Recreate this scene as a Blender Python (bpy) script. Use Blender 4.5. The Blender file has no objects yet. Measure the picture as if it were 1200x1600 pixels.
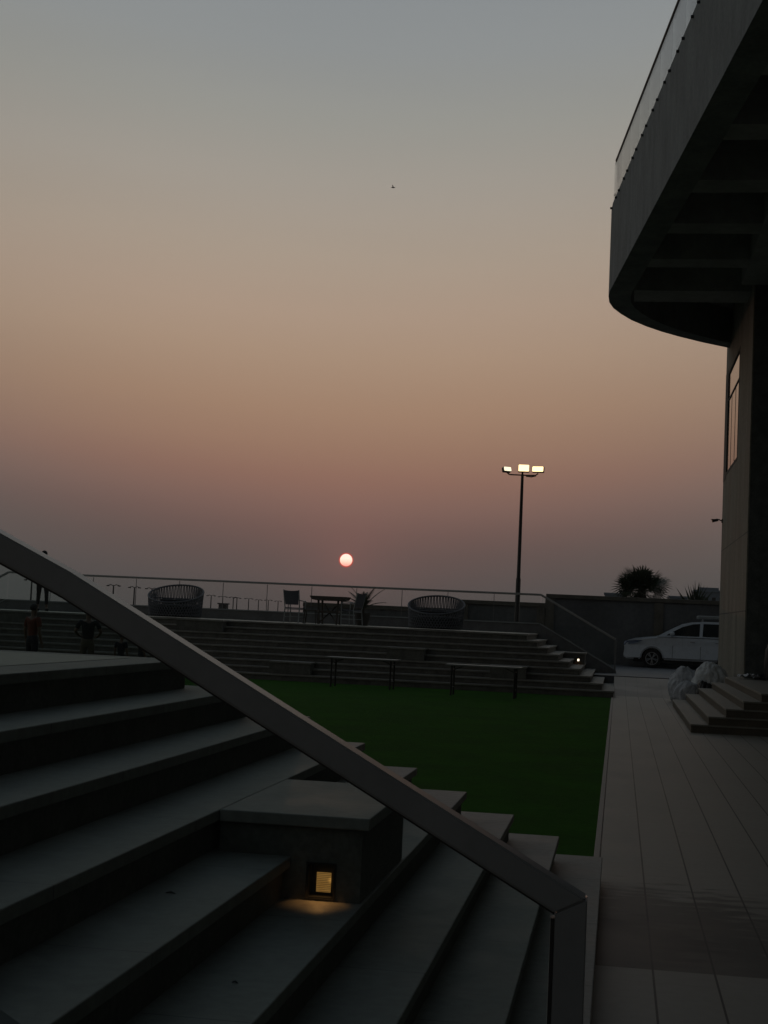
import bpy, bmesh, math, random
from mathutils import Vector, Matrix, Euler
random.seed(7)
S = bpy.context.scene
COL = S.collection
sin, cos, pi = math.sin, math.cos, math.pi

# ------------------------------------------------------------------ camera
F, ROLL, PITCH, YAW, CZ = 2345.0, .0450, .0696, .1581, 1.8
fw0 = Vector((-sin(YAW), cos(YAW), 0)); r0 = Vector((cos(YAW), sin(YAW), 0))
fw = fw0*cos(PITCH) + Vector((0, 0, sin(PITCH))); u0 = -fw0*sin(PITCH) + Vector((0, 0, cos(PITCH)))
Rv = r0*cos(ROLL) + u0*sin(ROLL); Uv = -r0*sin(ROLL) + u0*cos(ROLL)
cd = bpy.data.cameras.new('camera'); cam = bpy.data.objects.new('camera', cd); COL.objects.link(cam)
cd.sensor_fit = 'VERTICAL'; cd.sensor_height = 36; cd.lens = 36*F/1600; cd.clip_start = .05; cd.clip_end = 20000
M = Matrix((Rv, Uv, -fw)).transposed().to_4x4(); M.translation = Vector((0, 0, CZ)); cam.matrix_world = M
S.camera = cam

# ------------------------------------------------------------------ sky, sun, exposure
SUN_EL, SUN_AZ = math.radians(2.09), math.radians(-10.42)      # azimuth from +Y towards +X
SD = Vector((sin(SUN_AZ)*cos(SUN_EL), cos(SUN_AZ)*cos(SUN_EL), sin(SUN_EL)))
def lin(c):
    return tuple(((x/255)/12.92 if x/255 <= .04045 else ((x/255+.055)/1.055)**2.4) for x in c)
W = bpy.data.worlds.new('World'); S.world = W; W.use_nodes = True
nt = W.node_tree; nt.nodes.clear()
class G:
    """small helper for wiring nodes"""
    def __init__(s, nt): s.nt = nt
    def new(s, t, **k):
        n = s.nt.nodes.new(t)
        for a, b in k.items(): setattr(n, a, b)
        return n
    def put(s, sock, v):
        if isinstance(v, bpy.types.NodeSocket): s.nt.links.new(v, sock)
        else:
            if sock.type == 'RGBA' and len(v) == 3: v = (*v, 1)
            sock.default_value = v
    def m(s, op, a, b=None, c=None, clamp=False):
        n = s.new('ShaderNodeMath', operation=op, use_clamp=clamp)
        s.put(n.inputs[0], a)
        if b is not None: s.put(n.inputs[1], b)
        if c is not None: s.put(n.inputs[2], c)
        return n.outputs[0]
    def v(s, op, a, b=None):
        n = s.new('ShaderNodeVectorMath', operation=op); s.put(n.inputs[0], a)
        if b is not None: s.put(n.inputs[1], b)
        return n
    def ramp(s, fac, stops, interp='LINEAR'):
        n = s.new('ShaderNodeValToRGB'); s.put(n.inputs[0], fac); r = n.color_ramp; r.interpolation = interp
        while len(r.elements) > 1: r.elements.remove(r.elements[0])
        for i, (p, c) in enumerate(stops):
            e = r.elements[0] if i == 0 else r.elements.new(p)
            e.position = p; e.color = (*c, 1) if len(c) == 3 else c
        return n.outputs[0]
    def mix(s, fac, a, b, blend='MIX'):
        n = s.new('ShaderNodeMix', data_type='RGBA', blend_type=blend)
        s.put(n.inputs[0], fac); s.put(n.inputs[6], a); s.put(n.inputs[7], b)
        return n.outputs[2]
    def smooth(s, x, a, b, lo=0., hi=1.):
        n = s.new('ShaderNodeMapRange', interpolation_type='SMOOTHSTEP'); s.put(n.inputs[0], x)
        n.inputs[1].default_value = a; n.inputs[2].default_value = b; n.inputs[3].default_value = lo; n.inputs[4].default_value = hi
        return n.outputs[0]
g = G(nt)
tc = g.new('ShaderNodeTexCoord'); d = g.v('NORMALIZE', tc.outputs['Generated']).outputs[0]
sp = g.new('ShaderNodeSeparateXYZ'); g.put(sp.inputs[0], d)
el = g.m('MULTIPLY', g.m('ARCSINE', sp.outputs[2]), 180/pi)
az = g.m('ARCTAN2', sp.outputs[0], sp.outputs[1])
daz = g.m('SUBTRACT', g.m('MULTIPLY', az, 180/pi), math.degrees(SUN_AZ))
cosaz = g.m('COSINE', g.m('MULTIPLY', daz, pi/180))
shift = g.m('MINIMUM', g.m('MULTIPLY', g.m('MULTIPLY', daz, daz), .006), 3.0)
e2 = g.m('ADD', g.m('SUBTRACT', el, shift), 5.0)
fac = g.m('DIVIDE', e2, 95.0)
SKY = [(-5, (72, 68, 68)), (0, (79, 74, 73)), (1.0, (86, 78, 76)), (2.3, (98, 82, 78)), (3.2, (111, 88, 82)), (4.1, (125, 97, 88)), (5.2, (140, 106, 92)),
       (6.3, (151, 118, 99)), (7.8, (161, 130, 108)), (9.8, (168, 142, 121)), (11.5, (170, 148, 130)), (13.6, (166, 151, 136)),
       (16, (159, 151, 141)), (18.5, (148, 147, 141)), (21, (140, 143, 143)), (24, (133, 138, 141)), (32, (116, 124, 130)), (50, (84, 96, 106)), (90, (62, 74, 86))]
base = g.ramp(fac, [((e+5)/95, lin(c)) for e, c in SKY])
SKY2 = [(-5, (70, 68, 66)), (0, (82, 79, 76)), (4, (102, 98, 93)), (8, (134, 121, 109)), (12, (146, 136, 124)), (17, (138, 136, 130)), (24, (126, 132, 134)), (40, (102, 110, 116)), (90, (62, 74, 86))]
base2 = g.ramp(g.m('DIVIDE', g.m('ADD', el, 5.), 95.), [((e+5)/95, lin(c)) for e, c in SKY2])
base = g.mix(g.smooth(g.m('ABSOLUTE', daz), 3, 32), base, base2)
hm = g.new('ShaderNodeMapping'); g.put(hm.inputs[0], d); hm.inputs[3].default_value = (1.5, 1.5, 14)
hn = g.new('ShaderNodeTexNoise'); g.put(hn.inputs['Vector'], hm.outputs[0]); hn.inputs['Scale'].default_value = 1.6; hn.inputs['Detail'].default_value = 3
hs = g.v('SCALE', base); g.put(hs.inputs[3], g.smooth(hn.outputs[0], .3, .7, .99, 1.01)); base = hs.outputs[0]          # faint uneven haze bands
dim = g.smooth(cosaz, -1.0, .9, .42, 1.0)
hp = g.smooth(el, 24, 70, 0., 1.)                                  # towards the zenith azimuth stops mattering
dim2 = g.m('ADD', g.m('MULTIPLY', dim, g.m('SUBTRACT', 1., hp)), g.m('MULTIPLY', hp, .70))
sc = g.v('SCALE', base); g.put(sc.inputs[3], dim2); base = sc.outputs[0]
low = g.smooth(el, -6, -.5, .35, 1.); sc = g.v('SCALE', base); g.put(sc.inputs[3], low); base = sc.outputs[0]
dt = g.v('DOT_PRODUCT', d, tuple(SD)).outputs['Value']
ang = g.m('MULTIPLY', g.m('ARCCOSINE', g.m('MINIMUM', dt, 1.)), 180/pi)
glow = g.m('POWER', 2.718, g.m('MULTIPLY', ang, -.55))
gl = g.v('SCALE', (.055, .011, .008)); g.put(gl.inputs[3], glow); base = g.v('ADD', base, gl.outputs[0]).outputs[0]
rim = g.smooth(ang, .235, .30, 1., 0.)
base = g.mix(rim, base, (.62, .06, .035))
core = g.smooth(ang, .222, .246, 1., 0.)
sunc = g.ramp(g.m('DIVIDE', g.m('SUBTRACT', el, math.degrees(SUN_EL)-.25), .5), [(0, (1.0, .34, .28)), (.3, (1.1, .68, .52)), (.6, (1.15, .95, .76)), (1, (1.2, .92, .80))])
base = g.mix(core, base, sunc)
bg = g.new('ShaderNodeBackground'); g.put(bg.inputs[0], base); bg.inputs[1].default_value = 1.05
out = g.new('ShaderNodeOutputWorld'); nt.links.new(bg.outputs[0], out.inputs[0])

sl = bpy.data.lights.new('sun', 'SUN'); sl.energy = .05; sl.color = (1., .5, .3); sl.angle = math.radians(.5)
so = bpy.data.objects.new('sun', sl); COL.objects.link(so); so.rotation_euler = (-SD).to_track_quat('-Z', 'Y').to_euler(); so.location = (0, 0, 30)
vs = S.view_settings; vs.view_transform = 'Standard'; vs.look = 'None'; vs.exposure = 0; vs.gamma = 1
S.cycles.max_bounces = 6; S.cycles.transparent_max_bounces = 12

# ------------------------------------------------------------------ materials
def mat(name, color, rough=.7, metal=0., var=.25, scale=3., bump=.0, bscale=40., spec=.5, streak=False, tile=None, stain=None, emit=None, ymin=None, ycut=.16):
    m = bpy.data.materials.new(name); m.use_nodes = True; g = G(m.node_tree)
    b = m.node_tree.nodes['Principled BSDF']
    tc = g.new('ShaderNodeTexCoord'); P = tc.outputs['Object']
    Q = P
    if streak:
        mp = g.new('ShaderNodeMapping'); g.put(mp.inputs[0], P); mp.inputs[3].default_value = (1, 1, .42); Q = mp.outputs[0]
    n = g.new('ShaderNodeTexNoise'); g.put(n.inputs['Vector'], Q); n.inputs['Scale'].default_value = scale; n.inputs['Detail'].default_value = 8; n.inputs['Roughness'].default_value = .65
    f = g.smooth(n.outputs[0], .25, .75, 1-var, 1+var)
    n2 = g.new('ShaderNodeTexNoise'); g.put(n2.inputs['Vector'], P); n2.inputs['Scale'].default_value = scale*9; n2.inputs['Detail'].default_value = 4
    f = g.m('MULTIPLY', f, g.smooth(n2.outputs[0], .3, .7, 1-var*.35, 1+var*.35))
    rmod = None; h = None
    if tile:
        sx, sy, ox, oy, w, dark = tile           # joints every sx, sy metres
        s3 = g.new('ShaderNodeSeparateXYZ'); g.put(s3.inputs[0], P)
        tx = g.m('DIVIDE', g.m('SUBTRACT', s3.outputs[0], ox), sx); ty = g.m('DIVIDE', g.m('SUBTRACT', s3.outputs[1], oy), sy)
        ax = g.m('MULTIPLY', g.m('ABSOLUTE', g.m('SUBTRACT', g.m('FRACT', g.m('ADD', tx, .5)), .5)), sx)
        ay = g.m('MULTIPLY', g.m('ABSOLUTE', g.m('SUBTRACT', g.m('FRACT', g.m('ADD', ty, .5)), .5)), sy)
        jx = g.smooth(ax, w*.5, w, 1., 0.); jy = g.smooth(ay, w*.3, w*.7, ycut, 0.)
        j = g.m('MAXIMUM', jx, jy)
        cv = g.new('ShaderNodeCombineXYZ'); g.put(cv.inputs[0], g.m('FLOOR', tx)); g.put(cv.inputs[1], g.m('FLOOR', ty))
        wn = g.new('ShaderNodeTexWhiteNoise'); g.put(wn.inputs['Vector'], cv.outputs[0])
        f = g.m('MULTIPLY', f, g.m('ADD', g.m('MULTIPLY', wn.outputs[0], .07), .965))
        f = g.m('MULTIPLY', f, g.m('SUBTRACT', 1., g.m('MULTIPLY', j, dark)))
    if stain:
        for (x, y, rx, ry, k) in stain:          # dirt patches with an outline of their own
            s3 = g.new('ShaderNodeSeparateXYZ'); g.put(s3.inputs[0], P)
            dx = g.m('DIVIDE', g.m('SUBTRACT', s3.outputs[0], x), rx); dy = g.m('DIVIDE', g.m('SUBTRACT', s3.outputs[1], y), ry)
            r = g.m('SQRT', g.m('ADD', g.m('MULTIPLY', dx, dx), g.m('MULTIPLY', dy, dy)))
            mp = g.new('ShaderNodeMapping'); g.put(mp.inputs[0], P); mp.inputs[3].default_value = (1.5, 4, 1)
            ns = g.new('ShaderNodeTexNoise'); g.put(ns.inputs['Vector'], mp.outputs[0]); ns.inputs['Scale'].default_value = 2.2; ns.inputs['Detail'].default_value = 6
            r = g.m('ADD', r, g.m('MULTIPLY', g.m('SUBTRACT', ns.outputs[0], .5), 1.5))
            sm = g.smooth(r, .7, 1.15, k, 1.)
            if ymin is not None: sm = g.m('MAXIMUM', sm, g.smooth(s3.outputs[1], ymin, ymin+.02, 1., 0.))
            f = g.m('MULTIPLY', f, sm)
    vv = g.v('SCALE', color); g.put(vv.inputs[3], f); g.put(b.inputs['Base Color'], vv.outputs[0])
    b.inputs['Roughness'].default_value = rough; b.inputs['Metallic'].default_value = metal; b.inputs['Specular IOR Level'].default_value = spec
    rr = g.smooth(n.outputs[0], .3, .7, max(.02, rough-var*.3), min(1, rough+var*.3)); g.put(b.inputs['Roughness'], rr)
    if bump:
        nb = g.new('ShaderNodeTexNoise'); g.put(nb.inputs['Vector'], P); nb.inputs['Scale'].default_value = bscale; nb.inputs['Detail'].default_value = 5
        bn = g.new('ShaderNodeBump'); bn.inputs['Strength'].default_value = bump; bn.inputs['Distance'].default_value = .02; g.put(bn.inputs['Height'], nb.outputs[0])
        g.put(b.inputs['Normal'], bn.outputs[0])
    if emit:
        b.inputs['Emission Color'].default_value = (*emit[0], 1); b.inputs['Emission Strength'].default_value = emit[1]
    return m
def glassmat(name, tint, refl=1., rough=.02):
    m = bpy.data.materials.new(name); m.use_nodes = True; g = G(m.node_tree); m.node_tree.nodes.clear()
    t = g.new('ShaderNodeBsdfTransparent'); t.inputs[0].default_value = (*tint, 1)
    gl = g.new('ShaderNodeBsdfGlossy'); gl.inputs['Roughness'].default_value = rough
    fr = g.new('ShaderNodeFresnel'); fr.inputs[0].default_value = 1.45
    n = g.new('ShaderNodeTexNoise'); n.inputs['Scale'].default_value = .6
    mx = g.new('ShaderNodeMixShader'); g.put(mx.inputs[0], g.m('MULTIPLY', fr.outputs[0], refl)); g.put(mx.inputs[1], t.outputs[0]); g.put(mx.inputs[2], gl.outputs[0])
    o = g.new('ShaderNodeOutputMaterial'); g.put(o.inputs[0], mx.outputs[0]); return m
MT = {}
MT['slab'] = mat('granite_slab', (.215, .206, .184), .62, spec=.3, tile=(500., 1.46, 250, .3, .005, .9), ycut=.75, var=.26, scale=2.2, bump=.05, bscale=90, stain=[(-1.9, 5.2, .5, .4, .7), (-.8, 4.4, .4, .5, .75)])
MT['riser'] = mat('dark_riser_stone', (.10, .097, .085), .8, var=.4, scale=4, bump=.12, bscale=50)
MT['path'] = mat('paving', (.20, .186, .158), .56, var=.12, scale=1.3, bump=.04, bscale=60, spec=.4, tile=(.3225, 1.29, -.085, .2, .0078, .97),
                 stain=[(.25, 8.9, .95, 1.9, .30), (1.0, 9.6, .6, 1.2, .8), (0.0, 8.9, .6, .8, .5)], ymin=8.23)
MT['path_edge'] = mat('kerb_stone', (.2, .18, .16), .6, var=.2, scale=6)
MT['ramp'] = mat('ramp_paving', (.135, .12, .10), .55, var=.2, scale=1.2, tile=(.32, .9, -.085, .2, .006, .5))
MT['road'] = mat('asphalt', (.085, .088, .095), .6, var=.2, scale=2, bump=.1, bscale=80)
MT['ground'] = mat('bare_ground', (.09, .08, .065), .9, var=.3, scale=.5, bump=.2, bscale=4)
MT['lawn'] = mat('turf', (.022, .064, .009), .95, var=.42, scale=.9, bump=.9, bscale=160, spec=.02)
_lb = MT['lawn'].node_tree.nodes['Principled BSDF']; _lb.inputs['Sheen Weight'].default_value = .22; _lb.inputs['Sheen Roughness'].default_value = .45; _lb.inputs['Sheen Tint'].default_value = (.25, .75, .12, 1)
MT['metal'] = mat('grey_painted_metal', (.175, .182, .185), .36, metal=.2, var=.08, scale=5, bump=.015, bscale=30)
MT['railpaint'] = mat('rail_paint', (.30, .30, .29), .45, metal=.2, var=.08)
MT['darkmetal'] = mat('dark_metal', (.03, .03, .032), .5, metal=.5, var=.15)
MT['stringer'] = mat('rendered_stringer', (.14, .14, .14), .8, var=.2, scale=3, bump=.08)
MT['glass_near'] = glassmat('tinted_glass', (.80, .86, .86), .6)
MT['glass'] = glassmat('clear_glass', (.955, .965, .965), .9)
MT['glass_far'] = glassmat('clear_glass_far', (.95, .97, .965), .5)
MT['concrete'] = mat('streaked_render', (.23, .25, .255), .9, spec=.2, var=.26, scale=1.6, bump=.15, bscale=12, streak=True)
MT['wallstone'] = mat('wall_cladding', (.21, .205, .175), .9, spec=.15, var=.3, scale=1.0, bump=.06, bscale=20, streak=True)
MT['soffit'] = mat('soffit_paint', (.33, .335, .345), .9, var=.2, scale=.8, streak=False)
MT['darkclad'] = mat('dark_cladding', (.085, .095, .093), .85, spec=.15, var=.3)
MT['black'] = mat('black_paint', (.012, .012, .012), .5, var=.2)
MT['pane'] = mat('window_pane', (.02, .02, .02), .08, var=.0, spec=.2)
MT['bwall'] = mat('boundary_wall_render', (.10, .105, .108), .85, var=.3, scale=.7, bump=.1, streak=True)
MT['coping'] = mat('coping_stone', (.10, .092, .075), .8, var=.3, scale=2)
MT['rope'] = mat('woven_rope', (.125, .13, .145), .8, var=.3, scale=20)
MT['cushion'] = mat('dark_cushion', (.03, .03, .032), .9, var=.2)
MT['wood'] = mat('dark_teak', (.06, .05, .04), .6, var=.3, scale=5)
MT['mesh'] = mat('grey_sling_fabric', (.09, .095, .115), .8, var=.2, scale=30)
MT['lightframe'] = mat('pale_frame_metal', (.26, .28, .28), .5, var=.1)
MT['tabletop'] = mat('pale_laminate', (.19, .19, .18), .5, var=.15)
MT['carpaint'] = mat('white_car_paint', (.50, .55, .60), .28, var=.04, spec=.6)
MT['carglass'] = mat('car_glass', (.015, .02, .022), .08, var=0, spec=.8)
MT['rubber'] = mat('rubber', (.012, .012, .012), .85, var=.2)
MT['alloy'] = mat('alloy', (.32, .33, .34), .35, metal=.5, var=.1)
MT['carlamp'] = mat('lamp_lens', (.16, .2, .28), .12, var=.1, spec=.8)
MT['leaf'] = mat('palm_leaf', (.03, .045, .02), .6, var=.3)
MT['trunk'] = mat('palm_trunk', (.05, .04, .03), .9, var=.4, bump=.4, bscale=20)
MT['pot'] = mat('pot_glaze', (.05, .045, .04), .5, var=.2)
MT['lit'] = mat('lit_lens', (.8, .7, .5), .4, emit=((1., .74, .36), 2.2))
MT['lit_dim'] = mat('lit_lens_edge', (.8, .7, .5), .4, emit=((1., .88, .62), 1.3))
MT['lit_far'] = mat('lit_lens_far', (.8, .7, .5), .4, emit=((1., .84, .62), 3.0))
MT['skin'] = mat('skin', (.13, .075, .05), .6, var=.1)
MT['hair'] = mat('hair', (.01, .009, .008), .8, var=.2)
MT['orange'] = mat('rust_orange_cloth', (.12, .028, .014), .9, var=.2, scale=8)
MT['navy'] = mat('navy_cloth', (.012, .014, .02), .9, var=.2, scale=8)
MT['dark'] = mat('black_cloth', (.01, .011, .012), .9, var=.2, scale=8)
MT['khaki'] = mat('khaki_cloth', (.09, .075, .05), .9, var=.2, scale=8)
MT['sack'] = mat('pale_sack', (.5, .52, .53), .6, var=.25, scale=5, bump=1., bscale=16)
MT['sack2'] = mat('grey_sheet', (.38, .40, .43), .7, var=.3, scale=5, bump=1., bscale=14)
MT['blackbag'] = mat('black_bag', (.01, .01, .011), .45, var=.2, bump=.5, bscale=14)
MT['farwhite'] = mat('far_pale_wall', (.16, .19, .22), .9, var=.15, scale=.3)
MT['farlamp'] = mat('far_lamp_paint', (.015, .015, .015), .8, var=.1)

# ------------------------------------------------------------------ mesh helpers
class MB:
    def __init__(s): s.v = []; s.f = []; s.mi = []; s.cur = 0
    def add(s, vs, fs):
        o = len(s.v); s.v += [tuple(p) for p in vs]; s.f += [tuple(i+o for i in f) for f in fs]; s.mi += [s.cur]*len(fs); return s
    def box(s, a, b, bev=0., Mx=None):
        bm = bmesh.new()
        vs = [bm.verts.new((x, y, z)) for x in (a[0], b[0]) for y in (a[1], b[1]) for z in (a[2], b[2])]
        for f in ((0, 1, 3, 2), (4, 6, 7, 5), (0, 4, 5, 1), (2, 3, 7, 6), (0, 2, 6, 4), (1, 5, 7, 3)): bm.faces.new([vs[i] for i in f])
        bmesh.ops.recalc_face_normals(bm, faces=bm.faces)
        if bev: bmesh.ops.bevel(bm, geom=list(bm.edges), offset=bev, segments=2, affect='EDGES', profile=.5)
        bm.verts.index_update()
        P = [Mx @ v.co if Mx else v.co for v in bm.verts]
        s.add(P, [[v.index for v in f.verts] for f in bm.faces]); bm.free(); return s
    def tube(s, pts, rad, n=8, caps=True, flat=None):
        pts = [Vector(p) for p in pts]; k = len(pts); R = rad if isinstance(rad, (list, tuple)) else [rad]*k
        vs = []; up = None
        for i, p in enumerate(pts):
            t = (pts[min(i+1, k-1)]-pts[max(i-1, 0)])
            if t.length < 1e-9: t = Vector((0, 0, 1))
            t.normalize()
            if up is None: up = Vector((0, 0, 1)) if abs(t.z) < .9 else Vector((1, 0, 0))
            a = t.cross(up)
            if a.length < 1e-6: a = t.cross(Vector((0, 1, 0)))
            a.normalize(); b = t.cross(a); up = -b if up.dot(-b) > 0 else b
            for j in range(n):
                an = 2*pi*j/n; vs.append(p + (a*cos(an)+b*sin(an))*R[i])
        fs = [(i*n+j, i*n+(j+1) % n, (i+1)*n+(j+1) % n, (i+1)*n+j) for i in range(k-1) for j in range(n)]
        if caps: fs += [tuple(range(n))[::-1], tuple((k-1)*n+j for j in range(n))]
        return s.add(vs, fs)
    def prism(s, poly, lo, hi, axis='z'):
        """extrude a 2-D outline: axis z -> (x,y), axis y -> (x,z), axis x -> (y,z)"""
        n = len(poly)
        def P(p, h): return {'z': (p[0], p[1], h), 'y': (p[0], h, p[1]), 'x': (h, p[0], p[1])}[axis]
        vs = [P(p, lo) for p in poly] + [P(p, hi) for p in poly]
        fs = [(i, (i+1) % n, n+(i+1) % n, n+i) for i in range(n)] + [tuple(range(n))[::-1], tuple(range(n, 2*n))]
        return s.add(vs, fs)
    def lathe(s, prof, n=24, c=(0, 0, 0)):
        vs = [(c[0]+r*cos(2*pi*j/n), c[1]+r*sin(2*pi*j/n), c[2]+z) for r, z in prof for j in range(n)]
        fs = [(i*n+j, i*n+(j+1) % n, (i+1)*n+(j+1) % n, (i+1)*n+j) for i in range(len(prof)-1) for j in range(n)]
        return s.add(vs, fs)
    def build(s, name, m, parent=None, smooth=False, loc=None, bevel=0.):
        me = bpy.data.meshes.new(name); me.from_pydata(s.v, [], s.f); me.update()
        bm = bmesh.new(); bm.from_mesh(me); bmesh.ops.recalc_face_normals(bm, faces=bm.faces)
        if bevel: bmesh.ops.bevel(bm, geom=[e for e in bm.edges if len(e.link_faces) == 2 and e.calc_face_angle(0) > .5], offset=bevel, segments=2, affect='EDGES')
        bm.to_mesh(me); bm.free()
        ms = m if isinstance(m, (list, tuple)) else [m]
        for q in ms: me.materials.append(MT[q] if isinstance(q, str) else q)
        if len(ms) > 1 and not bevel: me.polygons.foreach_set('material_index', s.mi)
        if smooth:
            me.polygons.foreach_set('use_smooth', [True]*len(me.polygons))
            try: me.set_sharp_from_angle(angle=math.radians(40))
            except Exception: pass
        o = bpy.data.objects.new(name, me); COL.objects.link(o)
        if parent: o.parent = parent
        if loc: o.location = loc
        return o
def tag(o, label=None, cat=None, group=None, kind=None):
    if label: o['label'] = label
    if cat: o['category'] = cat
    if group: o['group'] = group
    if kind: o['kind'] = kind
    return o
def thing(name, loc, label, cat, group=None, rz=0.):
    o = bpy.data.objects.new(name, None); COL.objects.link(o); o.location = loc; o.rotation_euler = (0, 0, rz); o.empty_display_size = .2
    return tag(o, label, cat, group)
def dup(root, loc=None, rz=None, label=None, sc=None):
    r = root.copy(); COL.objects.link(r)
    if loc: r.location = loc
    if rz is not None: r.rotation_euler = (0, 0, rz)
    if sc: r.scale = (sc, sc, sc)
    if label: r['label'] = label
    for ch in list(root.children):
        c = ch.copy(); COL.objects.link(c); c.parent = r
        for h in list(ch.children):
            e = h.copy(); COL.objects.link(e); e.parent = c
    return r

# ------------------------------------------------------------------ ground, lawn, path, road
tag(MB().box((-6000, -300, -1.2), (6000, 9000, -.06)).build('ground', 'ground'), kind='structure')
tag(MB().box((-24, 10.9, -.5), (-.135, 39.3, -.012)).build('lawn', 'lawn'), kind='structure')
MBp = MB().box((-.085, -6, -.5), (9, 40.2, 0)).build('path', 'path'); tag(MBp, kind='structure')
tag(MB().box((-.135, 10.9, -.5), (-.087, 39.2, .006), .004).build('path_kerb', 'path_edge'), kind='structure')
r = MB(); r.add([(-.085, 40.2, 0), (9, 40.2, 0), (9, 44.4, .37), (-.085, 44.4, .37), (-.085, 40.2, -.5), (9, 40.2, -.5), (9, 44.4, -.5), (-.085, 44.4, -.5)],
      [(0, 1, 2, 3), (4, 5, 6, 7), (0, 1, 5, 4), (1, 2, 6, 5), (2, 3, 7, 6), (3, 0, 4, 7)])
tag(r.build('path_ramp', 'ramp'), kind='structure')
tag(MB().box((-.06, 44.42, -.4), (12, 44.62, .36), .01).build('road_kerb', 'black'), kind='structure')
tag(MB().box((-3, 44.64, -.5), (60, 62, .385)).build('road', 'road'), kind='structure')
tag(MB().box((-400, 62.2, -.5), (300, 480, -.03)).build('coast_road', 'road'), kind='structure')

# ------------------------------------------------------------------ stepped stands
T, RI, X0 = .3, .167, -.061
ZK = [.163+RI*k for k in range(9)]
def stand(label, yfront, yback, xl, sgn):
    """pyramid of nine slabs; sgn=+1: rows climb towards +Y from yfront, -1: climb away from yfront towards -Y"""
    root = thing('stepped_stand', ((X0+xl)/2, (yfront+yback)/2, 0), label, 'steps', 'stone stands facing each other over the lawn')
    o = root.location
    for k in range(9):
        xr = X0-T*k; xw = xl+T*k; yf = yfront+sgn*T*k
        a, b = sorted((yf, yback))
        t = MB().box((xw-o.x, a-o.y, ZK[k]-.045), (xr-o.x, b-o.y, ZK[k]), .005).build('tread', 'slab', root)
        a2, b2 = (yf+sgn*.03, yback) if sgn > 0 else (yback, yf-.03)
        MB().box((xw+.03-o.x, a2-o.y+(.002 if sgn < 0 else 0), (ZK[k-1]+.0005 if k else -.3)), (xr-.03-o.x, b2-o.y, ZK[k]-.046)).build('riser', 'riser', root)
    return root
near = stand('large pale grey stone stand in the foreground whose treads run down to the paved path', 10.96, 2.56, -22.3, -1)
far = stand('far grey stone stand across the lawn below the terrace furniture', 39.13, 46.85, -22.3, 1)
# joint line one tread behind the platform edge of each stand comes from a recessed strip
for root, y0_, y1_ in ((near, 2.6, 8.2),):
    MB().box((-2.752-root.location.x, y0_-root.location.y, ZK[8]+.0005), (-2.748-root.location.x, y1_-root.location.y, ZK[8]+.0015)).build('slab_joint', 'black', root)

MT['plat'] = mat('platform_paving', (.36, .34, .285), .6, spec=.3, var=.15, scale=1.5, bump=.04, bscale=60, tile=(.6, .6, 0, 0, .004, .7), ycut=.8)
MB().box((-2.756-17.2-near.location.x, 2.62-near.location.y, ZK[8]-.02), (-2.753-near.location.x, 8.26-near.location.y, ZK[8]+.002)).build('platform_paving', 'plat', near)
MB().box((-2.753-17-far.location.x, 41.9-far.location.y, ZK[8]-.02), (-2.753-far.location.x, 46.8-far.location.y, ZK[8]+.002)).build('platform_paving', 'plat', far)
def seat_block(label, x0, x1, y0, y1, ztop, zbase, group='seat blocks set into the stands', light=None):
    c = ((x0+x1)/2, (y0+y1)/2, zbase)
    root = thing('seat_block', c, label, 'seat block', group)
    hx, hy, h = (x1-x0)/2, (y1-y0)/2, ztop-zbase
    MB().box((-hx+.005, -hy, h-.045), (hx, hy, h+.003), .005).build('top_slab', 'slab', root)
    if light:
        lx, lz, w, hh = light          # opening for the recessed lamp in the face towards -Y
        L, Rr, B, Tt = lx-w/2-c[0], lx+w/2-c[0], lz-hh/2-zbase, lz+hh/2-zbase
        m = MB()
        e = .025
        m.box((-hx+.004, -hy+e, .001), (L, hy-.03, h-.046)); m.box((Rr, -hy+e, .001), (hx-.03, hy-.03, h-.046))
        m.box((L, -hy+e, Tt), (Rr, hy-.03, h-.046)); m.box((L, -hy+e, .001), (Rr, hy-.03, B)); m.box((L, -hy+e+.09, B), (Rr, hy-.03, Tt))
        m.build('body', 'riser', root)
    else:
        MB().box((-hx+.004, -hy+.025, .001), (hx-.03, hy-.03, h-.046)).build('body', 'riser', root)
    return root
NB = seat_block('stone seat block in the foreground with a glowing step light in its face', -1.56, -.945, 5.92, 7.14, ZK[5], ZK[3], light=(-1.135, .742, .115, .14))
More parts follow.
